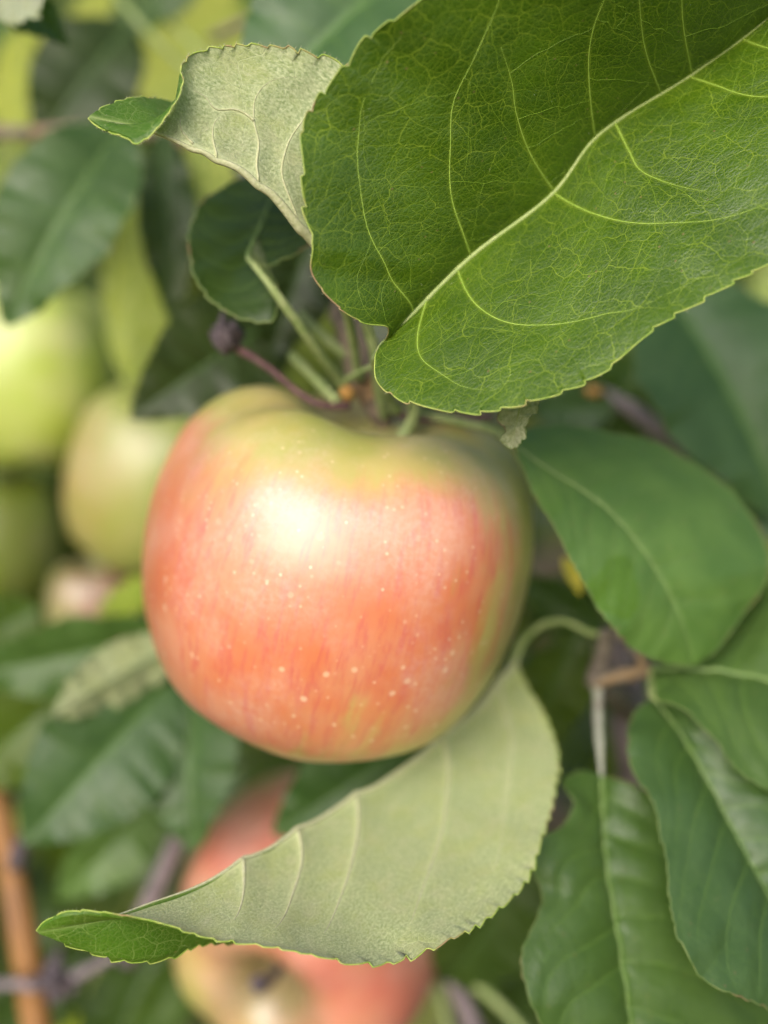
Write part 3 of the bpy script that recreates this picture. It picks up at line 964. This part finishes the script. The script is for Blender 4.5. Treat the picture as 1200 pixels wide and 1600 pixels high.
# the biggest leaf
C, L, R = px_curves(
    [(598, 538, 169), (640, 495, 171), (735, 402, 174), (866, 300, 175.5), (931, 215, 175.5), (1082, 116, 174.5), (1200, 28, 172.5), (1330, -110, 168)],
    [(606, 512, 165), (570, 505, 162), (528, 478, 159.5), (490, 425, 158), (492, 385, 157), (478, 330, 156.5), (472, 260, 156), (472, 195, 155.5), (498, 152, 155), (535, 110, 154), (572, 62, 153), (640, 15, 151), (740, -50, 150), (900, -120, 148), (1120, -170, 149)],
    [(585, 560, 164.5), (587, 592, 162.5), (622, 622, 160), (690, 640, 158), (760, 645, 157), (838, 628, 156), (905, 600, 155.5), (955, 568, 155), (1000, 530, 155), (1060, 487, 155), (1130, 450, 155), (1200, 415, 155), (1300, 330, 152), (1380, 150, 154)], 380)
hv = [[(736, 400), (712, 330), (705, 230), (708, 160), (752, 70), (775, 10), (790, -60)],
      [(931, 215), (921, 140), (921, 80), (930, 40), (945, -10), (955, -80)],
      [(645, 490), (610, 430), (580, 370), (563, 300), (560, 230), (572, 150), (600, 90), (640, 50)],
      [(866, 300), (830, 240), (805, 170), (800, 130), (780, 70)],
      [(1082, 116), (1070, 50), (1065, -20), (1075, -90)],
      [(1038, 150), (1010, 80), (1000, 20), (1000, -60)],
      [(866, 302), (920, 332), (980, 347), (1040, 350), (1130, 340), (1220, 310), (1290, 260)],
      [(1076, 120), (1120, 133), (1160, 148), (1215, 150), (1280, 130)],
      [(715, 442), (750, 480), (800, 505), (860, 507), (940, 492), (1000, 478), (1070, 448), (1150, 405)],
      [(655, 505), (660, 560), (690, 585), (725, 605), (770, 610)],
      [(960, 190), (985, 240), (1000, 265), (1060, 290), (1110, 300)],
      [(1160, 58), (1200, 75), (1260, 80)]]
make_leaf(spur, C, L, R, M_HERO, 'largest glossy dark green leaf with yellow net veins over the apple', 380, 95, (0.05, 0.02), 30, 0.85, 0.8, 5, hv,
          vein_mats=(M_RIB, M_VEIN), rib=0.5, rib_side=0.3, vein_r=0.16, edge=M_EDGE, edge_r=0.11, sink=0.12, quilt=0.15,
          petiole=PP([(618, 640, 206), (590, 575, 186), (588, 556, 172)]), pet_r=0.9, hairs=500, hair_len=0.7, ladder=4)

# curled leaf, under side showing
C, L, R = px_curves(
    [(520, 430, 176), (496, 388, 173), (452, 333, 169), (400, 283, 166), (345, 250, 164), (300, 230, 163), (255, 213, 162.5), (205, 200, 162), (165, 192, 162), (138, 185, 162)],
    [(560, 400, 172), (600, 300, 172), (610, 180, 170), (538, 102, 169), (500, 88, 168), (450, 76, 167), (395, 70, 166), (345, 74, 165), (305, 85, 164), (284, 106, 162), (284, 140, 160), (262, 178, 158.5), (240, 205, 158), (216, 224, 158.5), (190, 215, 160), (165, 205, 161)],
    [(500, 400, 182), (500, 300, 192), (440, 200, 196), (360, 160, 194), (300, 155, 188), (268, 160, 181), (240, 150, 174), (215, 151, 169), (190, 158, 166), (165, 168, 164), (148, 178, 162.5)], 200)
make_leaf(spur, C, L, R, M_WOOL, 'curled leaf showing its pale woolly under side and a dark pointed tip', 200, 44, (0.10, 0.05), 34, 1.1, 0.5, 11,
          [[(470, 355), (455, 320), (440, 280), (450, 230), (490, 170), (520, 130)],
           [(405, 285), (402, 260), (403, 225), (395, 190), (400, 150), (430, 122), (470, 120)],
           [(395, 190), (370, 172), (340, 172), (320, 150), (300, 140)],
           [(340, 247), (332, 220), (335, 195), (345, 180)],
           [(300, 228), (285, 205), (284, 180)]], 
          v_side=-1, snap=False, tint=(1.15, 1.18, 1.0),          vein_mats=(M_RIBW, M_RIBW), rib=1.0, rib_side=-0.3, vein_r=0.24, edge=M_EDGE, edge_r=0.13, sink=0.3, quilt=0.35,
          petiole=PP([(560, 590, 208), (545, 500, 192)]), pet_r=0.9, hairs=5200, hair_len=0.65)

# cupped round leaf
C, L, R = px_curves(
    [(388, 404, 190), (400, 370, 196), (418, 325, 203), (435, 285, 208), (448, 250, 212)],
    [(420, 430, 190), (438, 470, 189), (425, 500, 188), (385, 500, 188), (345, 480, 189), (312, 445, 191), (297, 395, 194), (300, 345, 198), (325, 310, 203), (365, 286, 207), (405, 262, 210)],
    [(420, 412, 190), (455, 402, 190), (485, 380, 192), (510, 340, 197), (505, 295, 203), (480, 262, 209)], 130)
make_leaf(spur, C, L, R, M_LEAF, 'cupped round dark leaf on a green stalk left of the biggest leaf', 130, 30, (-0.12, -0.10), 26, 0.8, 1.0, 14, n_veins=6,
          vein_mats=(M_RIBM, M_VEINL), rib=0.5, vein_r=0.14, edge=M_RIM, edge_r=0.16, sink=0.2, quilt=0.2,
          petiole=PP([(538, 604, 207), (505, 560, 198), (465, 505, 190), (425, 450, 185.5), (398, 415, 187)]), pet_r=0.85, tint=(0.6, 0.62, 0.55))

# right-hand round leaf with the wet patch
C, L, R = px_curves(
    [(800, 690, 200), (850, 728, 200), (905, 762, 200), (955, 800, 200), (1005, 860, 200), (1042, 920, 201), (1068, 980, 203), (1082, 1040, 206)],
    [(820, 672, 206), (880, 665, 210), (950, 672, 213), (1010, 688, 215), (1090, 728, 217), (1150, 775, 217), (1188, 825, 216), (1198, 875, 214), (1185, 925, 212), (1155, 970, 209), (1120, 1015, 207)],
    [(812, 715, 198), (835, 770, 196), (865, 825, 194), (895, 875, 193), (925, 930, 193), (955, 980, 194), (990, 1012, 197), (1035, 1034, 201)], 150)
make_leaf(spur, C, L, R, M_WET, 'broad round blurred leaf right of the apple with a wet patch', 150, 34, (0.07, 0.06), 34, 0.7, 0.8, 17, n_veins=7,
          vein_mats=(M_RIBM, M_VEINL), rib=0.42, vein_r=0.10, edge=M_RIM, edge_r=0.13, sink=0.15, quilt=0.15, tint=(1.85, 1.6, 2.0),
          petiole=PP([(640, 645, 214), (720, 660, 208), (770, 672, 203)]), pet_r=0.8, patch=[(968, 890, 22), (960, 925, 40), (975, 945, 22)])
# small stipule hanging under the biggest leaf
C, L, R = px_curves([(815, 618, 172), (812, 645, 171), (806, 672, 170), (800, 702, 171)],
                    [(785, 640, 174), (778, 655, 174), (790, 672, 172), (784, 690, 171)],
                    [(838, 622, 171), (838, 645, 169), (825, 660, 168), (815, 690, 169)], 60)
make_leaf(spur, C, L, R, M_WOOL, 'tiny curled grey green leaflet hanging under the biggest leaf', 60, 12, (0.15, -0.2), 8, 0.4, 0.6, 23, n_veins=3,
          vein_mats=(M_RIB, None), rib=0.25, vein_r=0.1, edge=M_RIM, edge_r=0.08, vein_parts=False, petiole=PP([(720, 640, 196), (790, 615, 180)]), pet_r=0.4)

# ------------------------------------------------------------------ right shoot
shoot = thing('leafy_shoot', 'grey twig at the lower right carrying four large green leaves', 'shoot', P(940, 1060, 226), 'leafy shoots of the apple tree')
tube('wood', PP([(1020, 1900, 300), (1010, 1500, 275), (1000, 1250, 268), (985, 1120, 262), (975, 1030, 262), (1000, 900, 272), (1060, 700, 300), (1110, 500, 330)]), [7.5, 6.8, 6.0, 5.2, 4.4, 3.6, 3.0, 2.4], M_PURPLE, shoot, 70, 16, 0.2)
tube('side_twig', PP([(985, 1110, 258), (955, 1080, 240), (930, 1060, 230), (945, 1010, 226), (945, 985, 224)]), [3.4, 2.8, 2.6, 2.0, 1.4], M_BARK, shoot, 40, 12, 0.3)
tube('side_twig', PP([(930, 1062, 228), (970, 1056, 224), (1012, 1046, 220)]), [2.0, 1.6, 1.7], M_BARK, shoot, 30, 12, 0.25)
tube('side_twig', PP([(960, 985, 224), (990, 1015, 222), (1015, 1050, 220), (1022, 1085, 216)]), [1.1, 1.0, 1.0, 1.1], M_BARK, shoot, 30, 10, 0.2)

# folded pale leaf in front of the lower apple
C, L, R = px_curves(
    [(806, 1030, 232), (770, 1080, 227), (690, 1152, 216), (600, 1218, 204), (520, 1264, 194), (450, 1306, 185), (370, 1350, 176), (300, 1385, 170), (235, 1408, 165), (180, 1428, 162), (120, 1442, 160.5), (57, 1454, 160)],
    [(800, 1080, 240), (760, 1200, 245), (690, 1300, 238), (610, 1370, 226), (520, 1420, 213), (440, 1450, 198), (370, 1470, 182), (310, 1476, 172), (270, 1496, 168), (225, 1503, 165), (185, 1500, 163), (150, 1492, 162), (105, 1474, 161)],
    [(822, 1068, 228), (852, 1120, 219), (871, 1180, 208), (866, 1240, 198), (846, 1310, 188), (826, 1368, 180), (775, 1420, 173), (715, 1462, 168), (625, 1500, 163), (545, 1508, 160), (470, 1492, 158), (390, 1474, 157.5), (310, 1460, 157.5), (245, 1440, 157.5), (180, 1422, 158), (110, 1423, 159), (75, 1437, 159.5)], 260)
make_leaf(shoot, C, L, R, M_WOOL, 'large folded leaf showing its pale under side in front of the lower apple', 260, 56, (0.05, 0.07), 44, 1.2, 0.8, 31,
          [[(785, 1066), (798, 1140), (797, 1210), (785, 1290), (765, 1370)],
           [(692, 1152), (700, 1200), (697, 1262), (680, 1330), (655, 1400), (640, 1450)],
           [(556, 1244), (558, 1290), (548, 1350), (530, 1410), (505, 1460)],
           [(465, 1298), (470, 1340), (455, 1400), (430, 1450)],
           [(380, 1346), (380, 1390), (365, 1440)]],
          v_side=1,          vein_mats=(M_RIBW, M_RIBW), rib=0.85, rib_side=-0.5, vein_r=0.36, edge=M_EDGE, edge_r=0.12, sink=0.35, quilt=0.45,
          petiole=PP([(948, 992, 226), (920, 988, 227), (885, 972, 229), (850, 975, 231), (820, 1000, 232)]), pet_r=0.65, hairs=2600, hair_len=0.5,  tint=(1.16, 1.21, 0.88))

# glossy leaf at the right edge
C, L, R = px_curves(
    [(1020, 1046, 214), (1080, 1045, 213), (1140, 1050, 211), (1200, 1062, 209), (1280, 1090, 206), (1400, 1150, 203)],
    [(1050, 1030, 218), (1095, 1015, 222), (1130, 990, 226), (1165, 950, 228), (1210, 900, 228), (1300, 890, 222), (1390, 1000, 212)],
    [(1022, 1065, 208), (1030, 1092, 203), (1070, 1112, 200), (1110, 1150, 197), (1150, 1198, 195), (1200, 1232, 194), (1290, 1260, 195), (1380, 1230, 198)], 120)
make_leaf(shoot, C, L, R, M_LEAF, 'glossy leaf at the right edge with its grey midrib running sideways', 120, 30, (0.06, 0.08), 30, 0.6, 0.8, 37, n_veins=6,
          vein_mats=(M_RIBM, M_VEINL), rib=0.6, rib_side=0.5, vein_r=0.18, edge=M_RIM, edge_r=0.10, sink=0.35, quilt=0.3, tint=(1.15, 1.15, 0.9))

# leaf in the lower right corner
C, L, R = px_curves(
    [(1022, 1092, 212), (1060, 1140, 208), (1095, 1200, 203), (1135, 1275, 199), (1172, 1345, 196), (1215, 1425, 194), (1290, 1560, 192)],
    [(1060, 1085, 207), (1100, 1140, 204), (1160, 1190, 202), (1240, 1230, 200), (1330, 1330, 198), (1340, 1470, 195)],
    [(1000, 1105, 210), (980, 1150, 204), (988, 1205, 198), (1015, 1245, 193), (1038, 1295, 189), (1042, 1350, 186), (1048, 1420, 182), (1058, 1472, 179), (1085, 1512, 177), (1130, 1545, 177), (1185, 1565, 179), (1240, 1590, 184)], 150)
make_leaf(shoot, C, L, R, M_LEAF, 'wavy edged dark leaf with bluish sheen in the lower right corner', 150, 36, (0.07, 0.10), 30, 0.7, 1.2, 41, n_veins=7,
          vein_mats=(M_RIBM, M_VEINL), rib=0.36, vein_r=0.13, edge=M_RIM, edge_r=0.10, sink=0.25, quilt=0.3, tint=(0.95, 1.0, 1.1),
          petiole=PP([(1022, 1050, 219), (1018, 1072, 216)]), pet_r=0.9)

# upright leaf below it
C, L, R = px_curves(
    [(940, 1212, 212), (943, 1290, 206), (950, 1370, 200), (965, 1460, 195), (980, 1560, 191), (1000, 1680, 189), (1030, 1800, 190)],
    [(985, 1225, 208), (1050, 1270, 207), (1120, 1340, 207), (1190, 1440, 206), (1220, 1560, 203), (1200, 1680, 199), (1120, 1770, 194)],
    [(905, 1205, 211), (882, 1222, 208), (897, 1256, 204), (880, 1290, 200), (838, 1318, 196), (832, 1350, 194), (850, 1395, 193), (838, 1440, 190), (816, 1490, 187), (822, 1550, 185), (855, 1615, 184), (890, 1700, 185), (960, 1780, 187)], 170)
make_leaf(shoot, C, L, R, M_LEAF, 'upright leaf with strongly waved left edge on a thin grey stalk', 170, 36, (0.08, 0.10), 28, 0.6, 0.9, 43, n_veins=7,
          vein_mats=(M_RIBM, M_VEINL), rib=0.36, vein_r=0.13, edge=M_RIM, edge_r=0.10, sink=0.35, quilt=0.5, tint=(1.05, 1.08, 0.95),
          petiole=PP([(934, 1066, 229), (935, 1120, 222), (938, 1180, 214)]), pet_r=1.0, pet_mat=M_GREYSTEM)
# yellow leaf scrap
C, L, R = auto_curves((880, 870, 235), (906, 930, 232), 14, 20, 0.2, 0.1, 30)
make_leaf(shoot, C, L, R, M_YELLOW, 'small yellow leaf scrap behind the round leaf', 30, 6, teeth=6, tooth=0.2, wave=0.3, n_veins=3, vein_parts=False)
back_leaf(shoot, (905, 985, 262), (800, 1190, 270), 62, 10, 0.2, 0.05, 0.05, tint=(1.05, 1.0, 0.7), label='dim olive leaf in the gap right of the big apple')
back_leaf(shoot, (940, 985, 268), (810, 900, 272), 40, 20, 0.2, label='small grey green leaf in the gap right of the big apple', tint=(0.9, 1.0, 1.2))

# ------------------------------------------------------------------ shoot behind on the upper right
up_right = thing('leafy_shoot', 'blurred shoot behind the biggest leaf at the right edge', 'shoot', P(1000, 640, 285), 'leafy shoots of the apple tree')
tube('wood', PP([(900, 600, 290), (960, 625, 284), (1020, 665, 280), (1080, 720, 284), (1180, 800, 300)]), [1.6, 2.2, 2.6, 2.8, 3.2], M_PURPLE, up_right, 40, 12, 0.3)
back_leaf(up_right, (1030, 440, 262), (1235, 800, 250), 150, 15, 0.2, 0.05, 0.08, M_LEAF, (0.9, 1.0, 1.15), 'wide blue green leaf at the right edge under the biggest leaf', edge=True)
back_leaf(up_right, (1080, 690, 270), (1290, 830, 262), 90, 0, 0.2, 0.05, 0.08, M_LEAF, (0.8, 0.95, 1.0), 'dark leaf just above the broad round leaf')
back_leaf(up_right, (960, 640, 276), (830, 640, 285), 50, 0, 0.2, 0.05, 0.05, tint=(0.7, 0.85, 1.2), label='small dim bluish leaf under the biggest leaf')
back_leaf(up_right, (1000, 560, 290), (860, 760, 300), 80, 10, 0.2, 0.05, 0.05, tint=(0.8, 0.9, 0.8), label='dim leaf above the round leaf')
v, f = tube_geo(spline(PP([(915, 610, 262), (928, 612, 260), (942, 616, 262)]), 12), np.array([.3, .8, 1.2, 1.4, 1.5, 1.5, 1.4, 1.3, 1.1, .9, .6, .2]) / 1000, 8, 0.2)
new_obj('bud', v, f, M_BUD, up_right, world_loc(up_right))

# ------------------------------------------------------------------ top and upper left
top_left = thing('leafy_shoot', 'blurred twig at the upper left with dark leaves and pale leaf backs', 'shoot', P(60, 205, 300), 'leafy shoots of the apple tree')
tube('wood', PP([(-200, 190, 330), (-40, 205, 310), (60, 208, 300), (150, 203, 296), (260, 215, 300), (420, 300, 320)]), [3.0, 2.5, 2.1, 1.9, 1.6, 1.2], M_BARK, top_left, 50, 12, 0.25)
back_leaf(top_left, (195, 195, 262), (5, 505, 252), 98, 0, 0.25, 0.06, 0.05, M_LEAF, (0.95, 1.0, 1.0), 'dark blurred leaf hanging above the bright green apple', pet=[(120, 205, 297), (165, 200, 280)], edge=True)
back_leaf(top_left, (130, 210, 300), (-60, 330, 290), 80, 175, 0.2, 0.05, 0.05, tint=(0.75, 0.8, 0.6), label='olive leaf back at the left edge')
tube('leaf_stalk', PP([(135, 208, 292), (95, 240, 286), (60, 268, 282), (28, 292, 280)]), [1.2, 1.3, 1.2, 1.0], M_STEM, top_left, 30, 10, 0.1)
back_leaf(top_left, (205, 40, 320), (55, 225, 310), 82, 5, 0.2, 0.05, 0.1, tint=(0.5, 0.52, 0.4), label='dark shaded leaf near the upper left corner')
back_leaf(top_left, (40, 30, 380), (30, 260, 370), 62, 180, 0.2, 0.05, 0.05, tint=(1.35, 1.3, 0.7), label='bright yellow green leaf at the left edge')
back_leaf(top_left, (-60, -70, 215), (92, 18, 205), 55, 172, 0.3, 0.06, 0.15, M_WOOL, (1.1, 1.1, 1.15), 'pale grey green leaf back in the upper left corner', edge=True)
back_leaf(top_left, (-10, -30, 228), (98, 60, 222), 44, 0, 0.3, 0.06, 0.1, M_LEAF, (0.9, 1.0, 1.0), 'dark leaf tip under the pale corner leaf')
back_leaf(top_left, (360, -90, 400), (70, 150, 390), 110, 180, 0.2, 0.05, 0.05, tint=(1.25, 1.2, 0.75), label='large yellow olive leaf back behind the curled leaf')
back_leaf(top_left, (420, 20, 400), (250, 260, 390), 110, 180, 0.2, 0.05, 0.05, tint=(1.15, 1.15, 0.75), label='olive leaf back behind the dark pointed tip')
back_leaf(top_left, (330, -90, 330), (170, 60, 330), 60, 0, 0.2, 0.05, 0.05, tint=(0.9, 1.0, 1.1), label='grey green leaf at the top edge')
tube('leaf_stalk', PP([(180, -10, 300), (230, 50, 300), (300, 115, 306)]), [0.9, 0.9, 0.8], M_STEM, top_left, 30, 8, 0.1)
tube('leaf_stalk', PP([(200, -20, 330), (270, 40, 330), (320, 90, 330)]), [0.9, 0.9, 0.8], M_STEM, top_left, 30, 8, 0.1)
back_leaf(top_left, (310, 215, 290), (330, 400, 285), 55, 180, 0.2, 0.05, 0.05, tint=(1.3, 1.3, 0.95), label='pale leaf back under the curled leaf')
back_leaf(top_left, (255, 205, 285), (268, 500, 275), 46, 15, 0.2, 0.05, 0.05, tint=(0.55, 0.58, 0.5), label='narrow dark leaf left of the cupped leaf')
back_leaf(top_left, (212, 290, 330), (205, 612, 320), 58, 180, 0.25, 0.05, 0.05, tint=(1.35, 1.35, 0.95), label='pale olive leaf back hanging beside the bright green apple', edge=True)
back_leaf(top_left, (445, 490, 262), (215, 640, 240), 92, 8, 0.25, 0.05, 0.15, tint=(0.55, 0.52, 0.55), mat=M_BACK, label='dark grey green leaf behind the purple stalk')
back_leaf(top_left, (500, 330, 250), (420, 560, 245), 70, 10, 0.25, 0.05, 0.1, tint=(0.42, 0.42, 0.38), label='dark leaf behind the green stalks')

top = thing('leafy_shoot', 'blurred shoot behind the biggest leaf at the top edge', 'shoot', P(760, -120, 250), 'leafy shoots of the apple tree')
tube('wood', PP([(760, -260, 280), (720, -120, 262), (560, -40, 280), (420, 20, 310), (330, 60, 330)]), [3, 2.8, 2.2, 1.8, 1.4], M_BARK, top, 40, 12, 0.25)
back_leaf(top, (720, -110, 232), (372, 190, 218), 150, -12, 0.2, 0.05, 0.05, M_LEAF, (0.95, 1.05, 1.25), 'blue green leaf at the top edge behind the curled leaf', edge=True)
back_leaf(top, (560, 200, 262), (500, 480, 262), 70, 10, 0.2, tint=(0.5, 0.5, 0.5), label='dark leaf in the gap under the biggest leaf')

# ------------------------------------------------------------------ lower left
low_left = thing('leafy_shoot', 'blurred leafy shoot left of the apple with one pale leaf back', 'shoot', P(280, 1010, 275), 'leafy shoots of the apple tree')
tube('wood', PP([(420, 980, 330), (330, 1000, 300), (262, 1010, 282), (200, 1040, 285), (100, 1060, 300), (-100, 1080, 330)]), [2.4, 2.2, 2.0, 1.6, 1.3, 1.0], M_BARK, low_left, 40, 12, 0.25)
back_leaf(low_left, (262, 985, 282), (-60, 1055, 275), 62, 12, 0.3, 0.06, 0.05, M_LEAF, (1.0, 1.05, 0.9), 'green leaf pointing left from the big apple', edge=True)
back_leaf(low_left, (250, 900, 310), (152, 962, 300), 28, 160, 0.2, 0.05, 0.05, tint=(1.2, 1.3, 0.4), label='small bright yellow green leaf beside the big apple')
back_leaf(low_left, (60, 950, 300), (-40, 1000, 300), 50, 10, 0.2, 0.05, 0.1, tint=(1.0, 1.05, 0.6), label='green leaf tip at the left edge below the dark apple')
back_leaf(low_left, (285, 1005, 262), (80, 1118, 250), 50, 196, 0.3, 0.05, 0.06, M_WOOL, (0.95, 0.95, 0.8), 'pale leaf back left of the big apple', edge=True)
back_leaf(low_left, (150, 1040, 300), (-70, 1230, 290), 90, 5, 0.2, 0.05, 0.05, tint=(1.35, 1.3, 0.6), label='yellow green leaf at the left edge')
back_leaf(low_left, (270, 1065, 268), (35, 1320, 250), 105, 0, 0.2, 0.05, 0.05, M_LEAF, (0.85, 0.95, 1.0), 'large dark leaf hanging left below the big apple')
back_leaf(low_left, (300, 1040, 272), (300, 1330, 255), 86, -8, 0.25, 0.05, 0.05, M_LEAF, (0.85, 0.95, 1.0), 'dark leaf hanging directly under the left of the big apple')
back_leaf(low_left, (250, 1240, 300), (90, 1410, 285), 58, 5, 0.3, 0.06, 0.2, M_LEAF, (1.5, 1.45, 1.3), 'lighter shiny leaf beside the orange branch')
back_leaf(low_left, (690, 1130, 262), (425, 1305, 256), 82, -8, 0.25, 0.05, 0.05, M_LEAF, (0.75, 0.9, 0.8), 'dark leaf over the top of the lower apple')
tube('side_twig', PP([(300, 1235, 272), (285, 1290, 275), (262, 1350, 280), (225, 1430, 290), (200, 1500, 300)]), [2.0, 2.4, 2.6, 2.8, 3.0], M_PURPLE, low_left, 36, 12, 0.25)
v, f = tube_geo(spline(PP([(285, 1265, 268), (293, 1250, 266), (298, 1238, 266)]), 12), np.array([.6, 1, 1.2, 1.3, 1.4, 1.4, 1.3, 1.2, 1.0, .8, .5, .2]) / 1000, 8, 0.2)
new_obj('bud', v, f, M_BUD, low_left, world_loc(low_left))

branch = thing('branch', 'smooth orange brown branch with a grey knot in the lower left corner', 'branch', P(20, 1400, 305))
tube('wood', PP([(-70, 1000, 330), (-25, 1180, 315), (5, 1300, 308), (25, 1400, 304), (45, 1520, 300), (70, 1680, 296), (120, 1900, 290)]), [3.0, 3.3, 3.6, 3.9, 4.1, 4.4, 4.8], M_ORANGE, branch, 60, 16, 0.10)
geos = []
for k in range(9):
    a = P(18 + rb.normal(0, 7), 1352 + rb.normal(0, 7), 301 + rb.normal(0, 1.0))
    b = P(34 + rb.normal(0, 9), 1340 + rb.normal(0, 12), 298 + rb.normal(0, 1.5))
    geos.append(tube_geo(spline(np.array([a, (a + b) / 2, b]), 6), np.array([1.2, 1.9, 2.1, 1.9, 1.4, .4]) / 1000, 7, 0.3))
v, f = merge(geos)
new_obj('knot', v, f, M_DRY, branch, world_loc(branch))
tube('side_twig', PP([(-80, 1560, 292), (0, 1538, 290), (60, 1540, 288), (120, 1525, 286), (180, 1490, 285)]), [1.3, 1.3, 1.6, 1.5, 1.2], M_PURPLE, branch, 36, 10, 0.25)
geos = []
for k in range(22):
    a = P(78 + rb.normal(0, 14), 1540 + rb.normal(0, 9), 287 + rb.normal(0, 1.5))
    b = a + rb.normal(0, 1, 3) * 0.0035
    geos.append(tube_geo(spline(np.array([a, (a + b) / 2, b]), 6), np.array([1.0, 1.7, 1.9, 1.6, 1.1, .3]) / 1000, 7, 0.3))
v, f = merge(geos)
new_obj('bud_cluster', v, f, M_DRY, branch, world_loc(branch))
back_leaf(branch, (240, 1480, 330), (150, 1700, 320), 70, 5, 0.2, tint=(0.9, 1.0, 0.8), label='dim green leaf in the lower left corner')
back_leaf(branch, (300, 1480, 320), (200, 1660, 310), 46, 20, 0.2, tint=(1.2, 1.25, 1.0), label='lighter green leaf beside the lower apple')
back_leaf(branch, (130, 1570, 330), (50, 1640, 330), 30, 170, 0.2, tint=(1.3, 1.4, 0.4), label='small bright yellow green leaf at the bottom edge')
back_leaf(branch, (140, 1480, 330), (-20, 1620, 330), 60, 5, 0.2, tint=(0.7, 0.75, 0.6), label='dark leaf behind the bud cluster')

low = thing('leafy_shoot', 'dim grey twigs and dark leaf low between the lower apple and upright leaf', 'shoot', P(700, 1530, 290), 'leafy shoots of the apple tree')
tube('wood', PP([(640, 1400, 310), (690, 1500, 292), (730, 1580, 288), (780, 1720, 290)]), [1.6, 2.4, 2.6, 3.0], M_PURPLE, low, 30, 12, 0.2)
tube('side_twig', PP([(695, 1515, 290), (750, 1545, 284), (800, 1590, 280), (850, 1660, 278)]), [1.4, 1.3, 1.2, 1.2], M_STEM, low, 30, 10, 0.15)
tube('side_twig', PP([(660, 1500, 300), (690, 1570, 296), (710, 1650, 294)]), [1.2, 1.2, 1.2], M_STEM, low, 30, 10, 0.15)
back_leaf(low, (830, 1330, 275), (690, 1560, 285), 85, 5, 0.2, tint=(0.85, 0.9, 0.7), label='dark leaf behind the edge of the folded pale leaf')
back_leaf(low, (860, 1420, 300), (800, 1640, 300), 60, 5, 0.2, tint=(0.6, 0.65, 0.5), label='dark leaf behind the waved edge of the upright leaf')
